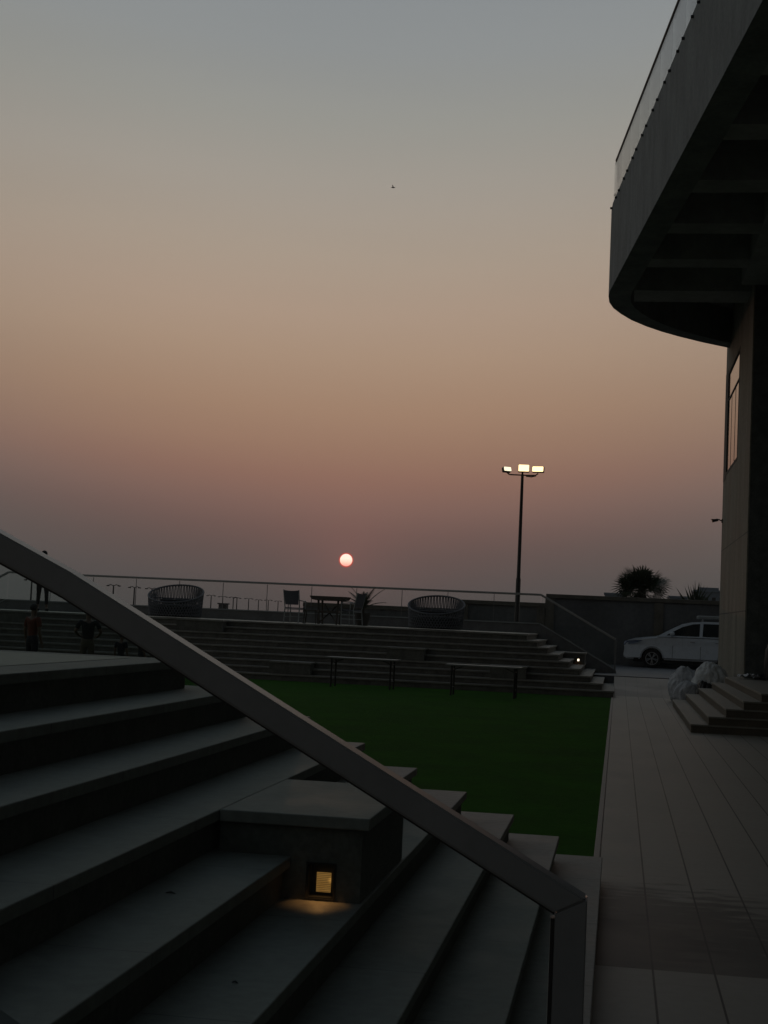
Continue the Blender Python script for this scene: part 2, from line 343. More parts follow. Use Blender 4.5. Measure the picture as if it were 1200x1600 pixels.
def step_light(loc, w, h, lit, label, group, strength):
    """square recess housing with hood, louvred pane facing -Y"""
    root = thing('step_light', loc, label, 'step light', group)
    f = MB(); t = .006
    f.box((-w/2, 0, -h/2), (-w/2+t, .07, h/2)); f.box((w/2-t, 0, -h/2), (w/2, .07, h/2)); f.box((-w/2+t, 0, h/2-t), (w/2-t, .07, h/2)); f.box((-w/2+t, 0, -h/2), (w/2-t, .07, -h/2+t)); f.box((-w/2+t, .062, -h/2+t), (w/2-t, .069, h/2-t))
    f.build('housing', 'black', root)
    f = MB(); f.box((-w/2-.004, -.006, -h/2-.004), (-w/2, .0, h/2+.004)); f.box((w/2, -.006, -h/2-.004), (w/2+.004, 0, h/2+.004)); f.box((-w/2, -.006, h/2), (w/2, 0, h/2+.004)); f.box((-w/2, -.006, -h/2-.004), (w/2, 0, -h/2))
    f.build('bezel', 'black', root)
    pw, ph = w*.52, h*.56
    p = MB().box((-pw/2+.005, .035, -ph/2-.01), (pw/2+.005, .04, ph/2-.01)); pn = p.build('pane', lit, root)
    lv = MB()
    for i in range(11):
        z = -ph/2-.01+ph*(i+.5)/11
        lv.box((-pw/2+.005, .0325, z-.0007), (pw/2+.005, .034, z+.0007))
    lv.build('louvre', 'pot', root)
    l = bpy.data.lights.new('lamp_glow', 'SPOT'); l.energy = strength; l.color = (1., .43, .13); l.spot_size = math.radians(118); l.spot_blend = .3; l.shadow_soft_size = .012
    lo = bpy.data.objects.new('lamp_glow', l); COL.objects.link(lo); lo.parent = root; lo.location = (0, -.022, h*.05); lo.rotation_euler = (math.radians(-14), 0, 0)
    return root
MT['amber'] = bpy.data.materials.new('amber_pane'); MT['amber'].use_nodes = True
_g = G(MT['amber'].node_tree); _b = MT['amber'].node_tree.nodes['Principled BSDF']
_t = _g.new('ShaderNodeTexCoord'); _n = _g.new('ShaderNodeTexNoise'); _g.put(_n.inputs['Vector'], _t.outputs['Object']); _n.inputs['Scale'].default_value = 35
_dv = _g.v('DISTANCE', _t.outputs['Object'], (.033, .037, .0)).outputs['Value']
_hot = _g.smooth(_dv, .002, .016, 1., 0.)
_g.put(_b.inputs['Emission Color'], _g.mix(_n.outputs[0], (.25, .105, .02), (.40, .19, .05)))
_g.put(_b.inputs['Emission Strength'], _g.m('ADD', _g.m('MULTIPLY', _hot, 1.3), .85)); _b.inputs['Base Color'].default_value = (.3, .2, .1, 1)
step_light((-1.135, 5.945, .742), .112, .137, 'amber', 'glowing amber louvred step light recessed in the foreground seat block', 'step lights in the seat blocks', .42)
FB = seat_block('dark seat block with a small bright lamp at the right end of the far stand', -1.62, -.93, 44.6, 45.8, ZK[5], ZK[3], light=(-1.15, .80, .10, .12))
step_light((-1.15, 44.63, .80), .096, .116, 'lit_far', 'tiny bright white step light in the far seat block by the descending handrail', 'step lights in the seat blocks', .12)
YF = [39.13+T*k for k in range(9)]
def fblock(label, x0, x1, m): return seat_block(label, x0, x1, YF[m]+.004, YF[m+2]-.004, ZK[min(m+2, 8)], ZK[m])
fblock('seat block at the top of the far stand below the left woven daybed', -12.3, -10.95, 6)
fblock('lowest seat block of the far stand, left of both folding tables', -9.15, -8.0, 0)
fblock('seat block halfway up the far stand behind the left folding table', -6.15, -5.1, 3)
fblock('low seat block of the far stand behind the right folding table', -3.3, -2.33, 1)
fblock('seat block at the far left end of the far stand beside the person in orange', -19.6, -16.72, 6)

for i, (x, y, k, w_, ln, lab) in enumerate([(-1.62, 4.28, 4, .004, .06, 'thin pale straw lying on the lower left tread'), (-1.47, 5.0, 4, .008, .035, 'small dark dry leaf on the tread left of the seat block'),
                                            (-1.12, 4.55, 3, .007, .02, 'tiny dark dry leaf on the tread below the glowing step light'), (-.42, 4.6, 1, .006, .03, 'small dark twig on the second lowest foreground tread')]):
    m = MB(); m.tube([(-ln/2, 0, .003), (0, .004, .006), (ln/2, -.003, .003)], [w_*.25, w_*.5, w_*.2], 6)
    tag(m.build('straw' if i == 0 else 'dry_leaf', 'tabletop' if i == 0 else 'black', loc=(x, y, ZK[k])), lab, 'litter')

# ------------------------------------------------------------------ railings
def box_between(m, a, b, w, h, bev=0.):
    """rectangular bar from a to b; w = thickness along Y, h = thickness across the bar in its vertical plane"""
    a, b = Vector(a), Vector(b); L = (b-a).length; x = (b-a).normalized(); y = Vector((0, 1, 0)); z = x.cross(y).normalized()
    if abs(x.y) > .9: y = Vector((1, 0, 0)); z = x.cross(y).normalized()
    if z.z < 0: z = -z; y = z.cross(x)
    y = z.cross(x)
    Mx = Matrix((x, y, z)).transposed().to_4x4(); Mx.translation = a
    m.box((0, -w/2, -h/2), (L, w/2, h/2), bev, Mx)
def ngon_y(m, poly, y0, y1): m.prism(poly, y0, y1, 'y')
# near railing: box-section handrail mitred into its post, glass below, on a sloping stringer
YR = 2.45
rootN = thing('glass_railing', (-1., YR+.025, 0), 'thick box-section handrail crossing the foreground diagonally with tinted glass under it', 'railing', 'glass railings on the stands')
oN = rootN.location
def loc(p, o): return [(x-o.x, z-o.z) for x, z in p]
top = [(-.036, 1.365), (-.93, 1.853), (-1.08, 1.924), (-1.9, 2.362), (-2.6, 2.712), (-3.2, 2.732)]
bot = [(-.085, 1.340), (-.945, 1.812), (-1.10, 1.884), (-1.92, 2.32), (-2.61, 2.668), (-3.2, 2.688)]
m = MB()
for (a, b), (c, d_) in zip(zip(top, top[1:]), zip(bot, bot[1:])): pass
ngon_y(m, loc(top+bot[::-1], oN), -.026, .026); hr = m.build('handrail', 'metal', rootN, bevel=.0035)
m = MB(); ngon_y(m, loc([(-.0355, 1.3645), (-.0855, 1.3395), (-.0855, -.05), (-.0355, -.05)], oN), -.0255, .0255); m.build('post', 'metal', rootN, bevel=.0015)
def pnl(m, xs, za, zb, y0, y1, o):
    m.prism([(xs[0]-o.x, za[0]-o.z), (xs[1]-o.x, za[1]-o.z), (xs[1]-o.x, zb[1]-o.z), (xs[0]-o.x, zb[0]-o.z)], y0, y1, 'y')
def hz(x):
    P = bot[::-1]
    for (a, b), (c, d_) in zip(P, P[1:]):
        if a <= x <= c: return b+(d_-b)*(x-a)/(c-a)
m = MB(); pts_t = [(x, hz(x)-.006) for x in (-2.55, -1.92, -1.10, -.945, -.094)]; pts_b = [(-.094, .33), (-2.55, 1.72)]
ngon_y(m, loc(pts_t+pts_b, oN), -.005, .005); m.build('glass_panel', 'glass_near', rootN)
m = MB(); pt2 = [(x, hz(x)-.0055) for x in (-2.55, -1.92, -1.10, -.945, -.087)]
ngon_y(m, loc(pt2+[(x, z+.005) for x, z in pt2[::-1]], oN), -.012, .012); ngon_y(m, loc([(-.0925, 1.33), (-.0865, 1.33), (-.0865, .3), (-.0925, .3)], oN), -.012, .012); m.build('gasket', 'black', rootN)
st = MB(); st.prism([(-.02, 0), (-.02, .52), (-2.50, 1.89), (-8., 1.93), (-8., 0)], 2.40, 2.55, 'y')
tag(st.build('stringer_wall', 'stringer', bevel=.004), 'sloping rendered stringer wall under the foreground glass railing', 'wall', 'stringer walls')

# far railing, along the back of the far stand
YB = 47.0
st = MB(); st.prism([(-.04, 0), (-.04, .46), (-.14, .52), (-2.43, 1.79), (-19.9, 1.79), (-22.3, .50), (-22.3, 0)], 46.87, 47.12, 'y')
tag(st.build('stringer_wall', 'stringer', bevel=.01), 'low wall along the back of the far stand carrying the glass railing', 'wall', 'stringer walls')
rootF = thing('glass_railing', (-11., YB, 1.79), 'long thin glass railing behind the daybeds and dining set on the far terrace', 'railing', 'glass railings on the stands')
oF = rootF.location
pts = [(-22.25, 1.40), (-19.92, 2.71), (-2.43, 2.70), (-.085, 1.415)]
m = MB()
for (a, b), (c, d_) in zip(pts, pts[1:]): box_between(m, (a-oF.x, 0, b-oF.z), (c-oF.x, 0, d_-oF.z), .07, .066, .008)
m.build('handrail', 'railpaint', rootF)
for xx in (-.085, -22.25):
    MB().box((xx-.03-oF.x, -.025, .45-oF.z), (xx+.03-oF.x, .025, 1.405-oF.z), .004).build('post', 'metal', rootF)
m = MB(); x = -19.9; seams = []
n = 12; w = (19.9-2.43)/n
for i in range(n):
    a = -19.9+i*w+.012; b = a+w-.024
    MB().box((a-oF.x, -.006, .005), (b-oF.x, .006, .885)).build('glass_panel', 'glass_far', rootF)
for (xa, xb) in ((-2.40, -1.28), (-1.25, -.13)):
    za = lambda x: 1.79-(x+2.43)*.5546; m = MB()
    pnl(m, (xa, xb), (za(xa)+.01, za(xb)+.01), (za(xa)+.86, za(xb)+.86), -.006, .006, oF); m.build('glass_panel', 'glass_far', rootF)
for (xa, xb) in ((-22.2, -21.1), (-21.07, -19.95)):
    za = lambda x: 1.79+(x+19.9)*.545; m = MB()
    pnl(m, (xa, xb), (za(xa)+.02, za(xb)+.02), (za(xa)+.86, za(xb)+.86), -.006, .006, oF); m.build('glass_panel', 'glass_far', rootF)
for i in range(1, n): MB().box((-19.9+i*w-.009-oF.x, -.007, .005), (-19.9+i*w+.009-oF.x, .007, .87)).build('glass_seam', 'stringer', rootF)
for (a, b), (c, d_) in zip([(-22.25, .53), (-19.92, 1.805), (-2.43, 1.805)], [(-19.94, 1.80), (-2.45, 1.805), (-.12, .54)]):
    m = MB(); box_between(m, (a-oF.x, -.145, b-oF.z), (c-oF.x, -.145, d_-oF.z), .03, .035); m.build('glass_channel', 'lightframe', rootF)

# ------------------------------------------------------------------ building with its overhanging canopy
B = thing('building', (6, 38, 0), 'grey building at the right edge with a huge rounded overhanging balcony', 'building')
bo = B.location
def L3(x, y, z): return (x-bo.x, y-bo.y, z-bo.z)
# clad pier, built round the window opening (face towards -X at X = 2.9)
WX, Y1, Y2 = 2.9, 36.0, 45.2
wy0, wy1, wz0, wz1 = 39.9, 44.1, 6.3, 9.3
m = MB()
for a, b in (((WX, Y1, -.1), (WX+.3, Y2, wz0)), ((WX, Y1, wz1), (WX+.3, Y2, 11.)), ((WX, Y1, wz0), (WX+.3, wy0, wz1)), ((WX, wy1, wz0), (WX+.3, Y2, wz1))):
    m.box(L3(*a), L3(*b))
m.build('wall', 'wallstone', B)
MB().box(L3(WX+.302, Y1-.02, -.1), L3(14, Y2-.02, 11)).build('rear_block', 'darkclad', B)
MB().box(L3(WX+.03, Y1-.022, -.1), L3(WX+.30, Y1-.002, 11)).build('end_panel', 'darkclad', B)
MB().box(L3(6.2, -12, -.1), L3(14, Y1-.03, 11)).build('entrance_front', 'wallstone', B)
m = MB()
for z in (2.3, 4.15): m.box(L3(WX-.0012, Y1, z), L3(WX+.01, Y2, z+.03))
for y_, z0, z1 in ((38.6, 0, 2.3), (41.5, 2.3, 4.15)): m.box(L3(WX-.0025, y_, z0), L3(WX+.01, y_+.02, z1))
m.build('cladding_joint', 'darkclad', B)
wn = MB(); fr = .07
wn.box(L3(WX-.01, wy0, wz0), L3(WX+.12, wy0+fr, wz1)); wn.box(L3(WX-.01, wy1-fr, wz0), L3(WX+.12, wy1, wz1)); wn.box(L3(WX-.01, wy0+fr, wz1-fr), L3(WX+.12, wy1-fr, wz1)); wn.box(L3(WX-.01, wy0+fr, wz0), L3(WX+.12, wy1-fr, wz0+fr)); wn.box(L3(WX+.0, wy0+fr, 8.45), L3(WX+.12, wy1-fr, 8.5))
wn.box(L3(WX-.008, wy1+.002, wz0-.1), L3(WX+.1, Y2-.03, wz1+.1))
for yy in (41.3, 42.7): wn.box(L3(WX+.012, yy, wz0+fr), L3(WX+.1, yy+.05, 8.45))
wf = wn.build('window', 'darkclad', B)
MB().box(L3(WX+.018, wy0+.03, wz0+.03), L3(WX+.022, wy1-.03, wz1-.03)).build('pane', 'pane', wf)
# canopy outline
zb, zt = 10.05, 12.26
dirn = Vector((.12, -1.)); P0 = Vector((-.50, 36.9))
edge = [P0+dirn*s for s in (34.9, 26, 18, 12, 8, 5, 3, 1.2, 0)]
curve = [Vector(p) for p in ((-.535, 37.5), (-.52, 38.2), (-.42, 38.9), (-.23, 39.6), (.05, 40.4), (.47, 41.25), (.9, 41.95), (1.38, 42.6), (2.1, 43.45), (2.9, 44.25), (4.2, 45.3))]
outer = edge+curve
def inset(pts, d):
    out = []
    for i, p in enumerate(pts):
        t = (pts[min(i+1, len(pts)-1)]-pts[max(i-1, 0)]).normalized(); out.append(p+Vector((t.y, -t.x))*d)
    return out
inner = inset(outer, .55)
nO = len(outer); m = MB()
vs = [L3(p.x, p.y, zb) for p in outer]+[L3(p.x, p.y, zt) for p in outer]+[L3(p.x, p.y, zb) for p in inner]+[L3(p.x, p.y, zt) for p in inner]
fs = []
for i in range(nO-1):
    fs += [(i, i+1, nO+i+1, nO+i), (2*nO+i, 3*nO+i, 3*nO+i+1, 2*nO+i+1), (i, 2*nO+i, 2*nO+i+1, i+1), (nO+i, nO+i+1, 3*nO+i+1, 3*nO+i)]
fs += [(0, nO, 3*nO, 2*nO), (nO-1, 2*nO-1+2*nO, 0, 0)][:1]
m.add(vs, fs); fo = m.build('balcony_fascia', 'concrete', B)
m = MB(); poly = [(p.x-bo.x, p.y-bo.y) for p in inset(outer, .545)]+[(14-bo.x, 45.3-bo.y), (14-bo.x, 2.-bo.y)]
m.prism(poly, 11.05, 11.45); m.build('soffit', 'soffit', B)
for (a, b) in ((6.4, 7.2), (9.4, 10.2), (12.4, 13.2), (15.4, 16.2), (18.5, 19.2), (21.5, 22.3), (24.5, 25.3), (27.6, 28.4), (30.6, 31.4), (33.6, 34.4), (36.8, 38.1)):
    y_ = (a+b)/2; xe = -.50+.12*(36.9-y_)+.5
    if y_ > 37: xe = .1
    MB().box(L3(xe, a, 10.055), L3(14, b, 11.049)).build('beam', 'soffit', B)
MB().box(L3(2.6, 2.2, 10.03), L3(3.5, 35.98, 11.04)).build('beam', 'soffit', B)
# rising glass railing on the balcony
BR = thing('glass_railing', (0.5, 30, zt), 'glass railing with a thin dark handrail on top of the rounded balcony', 'railing', 'balcony railing')
bq = BR.location
rp = [Vector((-.40, 37.42, zt+.70)), Vector((-.415, 37.40, zt+.98)), Vector((-.41, 37.3, zt+1.06))]+[Vector((p.x+.06, p.y, zt+1.08)) for p in [P0+dirn*s for s in (0, 5, 10, 20, 34.9)]]
m = MB(); m.tube([p-bq for p in rp], .034, 8); m.build('handrail', 'darkmetal', BR, smooth=True)
for i in range(22):
    a = P0+dirn*(-.35+1.55*i); b = P0+dirn*(-.35+1.55*i+1.53)
    MB().add([(a.x+.05-bq.x, a.y-bq.y, .0), (b.x+.05-bq.x, b.y-bq.y, .0), (b.x+.05-bq.x, b.y-bq.y, 1.08), (a.x+.05-bq.x, a.y-bq.y, 1.08),
              (a.x+.062-bq.x, a.y-bq.y, .0), (b.x+.062-bq.x, b.y-bq.y, .0), (b.x+.062-bq.x, b.y-bq.y, 1.08), (a.x+.062-bq.x, a.y-bq.y, 1.08)],
             [(0, 1, 2, 3), (4, 5, 6, 7), (0, 1, 5, 4), (2, 3, 7, 6), (1, 2, 6, 5), (0, 3, 7, 4)]).build('glass_panel', 'glass', BR)
    for q in (.25, 1.2):
        c = P0+dirn*(-.35+1.55*i+q)
        MB().tube([(c.x-.05-bq.x, c.y-bq.y, -.10), (c.x+.02-bq.x, c.y-bq.y, -.10)], .028, 10).build('bracket', 'black', BR)
MB().add([(P0.x+.045-bq.x+dirn.x*q, P0.y-bq.y+dirn.y*q, z) for q in (-.35, 33.7) for z in (.0, .03)]+[(P0.x+.075-bq.x+dirn.x*q, P0.y-bq.y+dirn.y*q, z) for q in (-.35, 33.7) for z in (.0, .03)],
         [(0, 1, 3, 2), (4, 5, 7, 6), (1, 3, 7, 5), (0, 2, 6, 4), (0, 1, 5, 4), (2, 3, 7, 6)]).build('glass_channel', 'lightframe', BR)
# security camera on the pier
cc = thing('security_camera', (2.9, 45.0, 5.05), 'small security camera on an arm sticking out from the pier', 'camera')
MB().box((-.03, -.06, -.06), (0, .06, .06), .01).build('wall_plate', 'black', cc)
MB().tube([(-.03, 0, 0), (-.1, 0, .04), (-.16, 0, .03)], .018, 8).build('arm', 'black', cc)
m = MB(); m.tube([(-.13, 0, .03), (-.30, -.02, -.01)], [.04, .045], 12); m.box((-.33, -.07, .03), (-.14, .05, .045)); m.build('housing', 'black', cc)

# entrance stairs beside the pier
ES = thing('entrance_steps', (4, 32, 0), 'small flight of beige stone steps climbing right to the building entrance', 'steps')
eo = ES.location
MT['step'] = mat('beige_step_stone', (.155, .15, .125), .6, var=.18, scale=2.5, bump=.05, bscale=70)
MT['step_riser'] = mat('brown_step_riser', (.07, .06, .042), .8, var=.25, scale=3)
for i in range(5):
    xa = 1.31+.3*i; z = .15*(i+1); e = .0007*i
    MB().box((xa-eo.x, 27.3-eo.y+e, z-.03), (6.15-eo.x, 36.6-eo.y-e, z), .003).build('tread', 'step', ES)
    MB().box((xa+.012-eo.x, 27.315-eo.y+e, (z-.1495 if i else -.2)), (6.14-eo.x, 36.585-eo.y-e, z-.031)).build('riser', 'step_riser', ES)

# boundary wall stepping down to the left
def bwall(label, x0, x1, ztop, y=58., cope=.16, piers=True):
    root = thing('boundary_wall', ((x0+x1)/2, y, 0), label, 'wall', 'boundary wall sections')
    h = (x1-x0)/2
    MB().box((-h, 0, -.3), (h, .2, ztop-cope)).build('wall', 'bwall', root)
    MB().box((-h, -.07, ztop-cope+.002), (h, .27, ztop), .015).build('coping', 'coping', root)
    if piers:
        k = max(1, int((x1-x0)/3.6))
        for i in range(k+1):
            xx = -h+.15+(2*h-.3)*i/k
            MB().box((xx-.17, -.09, -.3), (xx+.17, -.001, ztop-cope-.01)).build('pier', 'coping', root)
    return root
bwall('tallest stretch of boundary wall, behind the white car and the palm', -2.8, 14, 2.96)
bwall('boundary wall stretch behind the lamp post, one step lower than beside the car', -6.1, -2.81, 2.60)
bwall('low boundary wall stretch between the dining set and the right daybed', -12.3, -6.11, 2.235, piers=False)
bwall('lowest boundary wall stretch on the left, seen under the glass railing', -70, -12.31, 1.83, piers=False)
MB0 = None

# ------------------------------------------------------------------ lamp post with three floodlights
LP = thing('lamp_post', (-3.25, 48.5, 0), 'tall dark lamp post with three lit floodlights on a crossbar', 'lamp post')
m = MB(); m.tube([(0, 0, 0), (0, 0, 3.2), (0, 0, 3.25), (0, 0, 6.0), (0, 0, 6.6)], [.088, .078, .062, .05, .045], 14); m.build('pole', 'black', LP, smooth=True)
MB().box((-.16, -.16, -.02), (.16, .16, .03), .01).build('base_plate', 'black', LP)
m = MB(); m.tube([(-.42, 0, 6.58), (.1, 0, 6.57), (.42, .06, 6.58)], .022, 8); m.tube([(.12, 0, 6.54), (.3, -.05, 6.52), (.44, -.02, 6.56)], .02, 8)
m.tube([(-.42, 0, 6.58), (-.52, -.02, 6.66)], .022, 8); m.tube([(0, 0, 6.57), (0, -.05, 6.68)], .03, 8); m.tube([(.42, .06, 6.58), (.50, 0, 6.64)], .02, 8); m.build('crossbar', 'black', LP)
def flood(x, z, w, h, rz, tilt, lens, face=1):
    e = MB().box((-w/2, -.02, -h/2), (w/2, .10, h/2), .015).build('floodlight', 'black', LP); e.location = (x, -.05, z); e.rotation_euler = (tilt, 0, rz)
    MB().box((-w/2+.012, -.060, -h/2+.012), (w/2-.012, -.0205, h/2-.012), .018).build('lens', lens, e)
flood(.04, 6.79, .36, .24, .05, -.15, 'lit'); flood(.50, 6.77, .38, .19, -.15, -.15, 'lit'); flood(-.50, 6.74, .28, .16, .6, -.35, 'lit_dim')

# ------------------------------------------------------------------ distant street lamps
far_lamps = [(50, -86.04, 211.7), (178, -81.9, 236.2), (210, -82.7, 249.4), (238, -81.8, 256.4), (330, -94.2, 340.5), (348, -96.9, 361.), (365, -95.4, 365.6), (371, -98.2, 380.),
             (389, -96., 383.8), (404, -100.4, 412.8), (419, -96.6, 408.7), (434, -98.4, 428.7), (451, -96.9, 435.7)]
txt = ['first hazy street lamp at the far left, seen between the handrail and the striding legs', 'street lamp with clustered heads just right of where the foreground handrail meets the thin railing',
       'tallest looking double-arm street lamp left of the left daybed', 'double-arm street lamp touching the left edge of the left daybed', 'street lamp just right of the left daybed',
       'second street lamp right of the left daybed, above a dark kiosk', 'left one of the close pair of street lamps', 'right one of the close pair of street lamps',
       'street lamp just right of the close pair, before a glass seam', 'second street lamp right of the close pair', 'middle one of the last five tiny street lamps',
       'last street lamp but one before the dining chair', 'last tiny street lamp, next to the dining chair']
lamp0 = None
for i, (p, x, y) in enumerate(far_lamps):
    if lamp0 is None:
        lamp0 = thing('street_lamp', (x, y, -.03), txt[0], 'street lamp', 'hazy street lamps along the far road')
        MB().tube([(0, 0, 0), (0, 0, 4.95)], [.15, .11], 6).build('pole', 'farlamp', lamp0)
        m = MB(); m.tube([(-.95, 0, 4.95), (-.5, 0, 5.08), (0, 0, 4.9), (.5, 0, 5.08), (.95, 0, 4.95)], .07, 6); m.build('arm', 'farlamp', lamp0)
        for s in (-1, 1): MB().box((s*1.0-.22, -.12, 4.80), (s*1.0+.22, .12, 4.98), .02).build('lamp_head', 'farlamp', lamp0)
    else: dup(lamp0, (x, y, -.03), rz=random.uniform(-.3, .3), label=txt[i])
kk = thing('kiosk', (-93.7, 350, -.03), 'tiny dark kiosk at the foot of a distant street lamp', 'kiosk')
MB().box((-.95, -1, 0), (.95, 1, 3.05), .05).build('walls', 'farlamp', kk); MB().box((-1.2, -1.3, 3.06), (1.2, 1.3, 3.35), .05).build('roof', 'farlamp', kk)

# ------------------------------------------------------------------ woven daybeds
def daybed(locn, label, R0=.80):
    root = thing('daybed', locn, label, 'daybed', 'round woven daybeds on the far terrace')
    def rimz(a): return .70+.27*sin(a)           # high at the back (+Y)
    N = 56; rim = [(R0*cos(2*pi*i/N), R0*sin(2*pi*i/N), rimz(2*pi*i/N)) for i in range(N+1)]
    MB().tube(rim, .026, 8, caps=False).build('rim', 'rope', root, smooth=True)
    MB().lathe([(R0*.93, .02), (R0*.96, .06), (R0*.93, .09), (R0*.5, .09)], 48).build('base_ring', 'darkmetal', root)
    s = MB(); Ns = 58
    for k in range(Ns):
        for sg in (-1, 1):
            a0 = 2*pi*k/Ns; pts = []
            for j in range(8):
                t = j/7; a = a0+sg*t*.30*(1 if sin(a0) < .3 else .12); z = .05+(rimz(a)-.05)*t
                r = R0*(.95+.05*t); pts.append((r*cos(a), r*sin(a), z))
            s.tube(pts, .0145, 4, caps=False)
    s.build('rope_weave', 'rope', root)
    m = MB()
    for zz in (.34, .52): m.tube([(R0*.975*cos(2*pi*i/40), R0*.975*sin(2*pi*i/40), zz) for i in range(41) if True], .009, 5, caps=False)
    m.tube([(R0*.94*cos(a), R0*.94*sin(a), .565) for a in [pi*(-.02+1.04*i/24) for i in range(25)]], .014, 5)
    m.build('band', 'rope', root)
    MB().lathe([(0, .10), (R0*.90, .10), (R0*.92, .2), (R0*.90, .34), (R0*.82, .38), (0, .40)], 40).build('cushion', 'cushion', root, smooth=True)
    m = MB()
    for a in (.9, 1.6, 2.3): m.box((-.2, -.05, -.0), (.2, .07, .16), .045, Matrix.Translation((.55*cos(a), .55*sin(a), .40)) @ Matrix.Rotation(a-pi/2, 4, 'Z') @ Matrix.Rotation(-.3, 4, 'X'))
    m.build('pillow', 'cushion', root)
    return root
daybed((-5.15, 42.55, ZK[8]+.003), 'round woven daybed on the right, in front of the lamp post side of the terrace')
daybed((-12.85, 42.6, ZK[8]+.003), 'round woven daybed on the left of the terrace, close to the foreground handrail')

# ------------------------------------------------------------------ terrace dining set
def chair(locn, rz, label):
    root = thing('dining_chair', locn, label, 'chair', 'sling dining chairs on the terrace', rz)
    # faces -Y in local space: back at +Y
    MB().box((-.22, -.22, .42), (.22, .22, .45), .01).build('seat', 'mesh', root)
    m = MB(); n = 8
    vs = []; 
    for t in (0, 1):
        for i in range(n+1):
            u = -1+2*i/n; vs.append((u*(.2+.035*t), .23+.10*t+.015*(1-u*u), .53+.40*t+.02*u*u*t))
    for t in (0, 1):
        for i in range(n+1):
            v = vs[t*(n+1)+i]; vs.append((v[0], v[1]+.015, v[2]))
    k = n+1; fs = []
    for i in range(n): fs += [(i, i+1, k+i+1, k+i), (2*k+i, 2*k+i+1, 3*k+i+1, 3*k+i), (k+i, k+i+1, 3*k+i+1, 3*k+i), (i, i+1, 2*k+i+1, 2*k+i)]
    m.add(vs, fs).build('backrest', 'mesh', root)
    for sx in (-1, 1):
        MB().tube([(sx*.23, -.2, 0), (sx*.23, -.21, .42)], .017, 6).build('leg', 'lightframe', root)
        MB().tube([(sx*.23, .26, 0), (sx*.23, .21, .45), (sx*.24, .34, .96)], .017, 6).build('leg', 'lightframe', root)
        MB().tube([(sx*.24, -.2, .42), (sx*.25, -.2, .64), (sx*.25, .25, .66)], .016, 6).build('armrest', 'lightframe', root)
    m = MB(); m.tube([(-.23, -.2, .40), (.23, -.2, .40)], .014, 6); m.tube([(-.23, .22, .40), (.23, .22, .40)], .014, 6); m.tube([(-.23, .0, .18), (.23, .0, .18)], .012, 6)
    for sx in (-1, 1): m.tube([(sx*.23, -.2, .18), (sx*.23, .24, .18)], .012, 6)
    m.build('stretcher', 'lightframe', root)
    return root
zt_ = ZK[8]+.003
chair((-9.40, 43.2, zt_), 2.95, 'grey sling-back dining chair left of the terrace table')
chair((-7.78, 43.55, zt_), -1.95, 'grey sling-back dining chair right of the terrace table, in front of the potted palm')
tb = thing('dining_table', (-8.55, 44.2, zt_), 'dark wooden dining table with crossed legs between two chairs', 'table')
m = MB(); m.prism([(-.56, .83), (.56, .83), (.50, .73), (.36, .70), (-.36, .70), (-.50, .73)], -.4, .4, 'y'); m.build('table_top', 'wood', tb, bevel=.006)
for sx in (-1, 1):
    for sy in (-1, 1): MB().tube([(sx*.26, sy*.26, 0), (sx*.30, sy*.3, .70)], [.03, .035], 6).build('leg', 'wood', tb)
m = MB()
for sx in (-1, 1): m.tube([(sx*.25, -.26, .06), (sx*-.02, .0, .36), (sx*-.2, .2, .6)], .02, 6)
m.box((-.28, -.29, .34), (.28, .29, .40), .008); m.build('brace', 'wood', tb)
st_ = thing('stool', (-8.95, 43.35, zt_), 'low dark stool in front of the terrace dining table', 'stool')
MB().box((-.2, -.17, .36), (.2, .17, .41), .01).build('seat', 'wood', st_)
for sx in (-1, 1):
    for sy in (-1, 1): MB().tube([(sx*.19, sy*.15, 0), (sx*.15, sy*.12, .36)], .017, 6).build('leg', 'wood', st_)
# potted palm
pp = thing('potted_palm', (-7.72, 45.2, zt_), 'potted palm with arching fronds behind the right dining chair', 'potted plant')
MB().lathe([(0, 0), (.16, 0), (.21, .12), (.24, .36), (.25, .38), (.22, .38), (.2, .34), (0, .34)], 20).build('pot', 'pot', pp, smooth=True)
MB().tube([(0, 0, .3), (.01, 0, .5)], [.05, .035], 8).build('stem', 'trunk', pp)
def frond(m, base, az, el, L, droop, wid=.085, n=9):
    p = Vector(base); pts = [p.copy()]; e = el
    for i in range(n):
        p = p+Vector((cos(az)*cos(e), sin(az)*cos(e), sin(e)))*L/n; pts.append(p.copy()); e -= droop/n
    m.tube(pts, [.016*(1-.6*i/n) for i in range(n+1)], 4)
    side = Vector((-sin(az), cos(az), 0))
    for i in range(2, n+1):
        t = (pts[i]-pts[i-1]).normalized(); w = wid*sin(pi*min(1, (i+.5)/(n+1.2)))
        for s in (-1, 1):
            for q in (0, .5):
                b = pts[i-1].lerp(pts[i], q); tip = b+(side*s*w*2.0+t*w*1.6+Vector((0, 0, -.25*w))); m.add([b-t*.02, b+t*.022, tip], [(0, 1, 2)])
fr = MB()
for az_, el_, L_, dr_ in ((0.1, .62, .62, .7), (.3, 1.0, .75, .5), (3.0, .72, .60, 1.0), (2.7, 1.05, .65, .7), (3.3, 1.3, .62, .6), (1.5, 1.1, .6, .6), (-1.4, 1.2, .6, .8), (-.4, 1.25, .66, .5), (5.3, .9, .55, 1.0), (2.2, .8, .55, .9), (3.6, .95, .55, .9)):
    frond(fr, (0, 0, .5), az_, el_, L_*1.22, dr_)
fr.build('frond', 'leaf', pp)

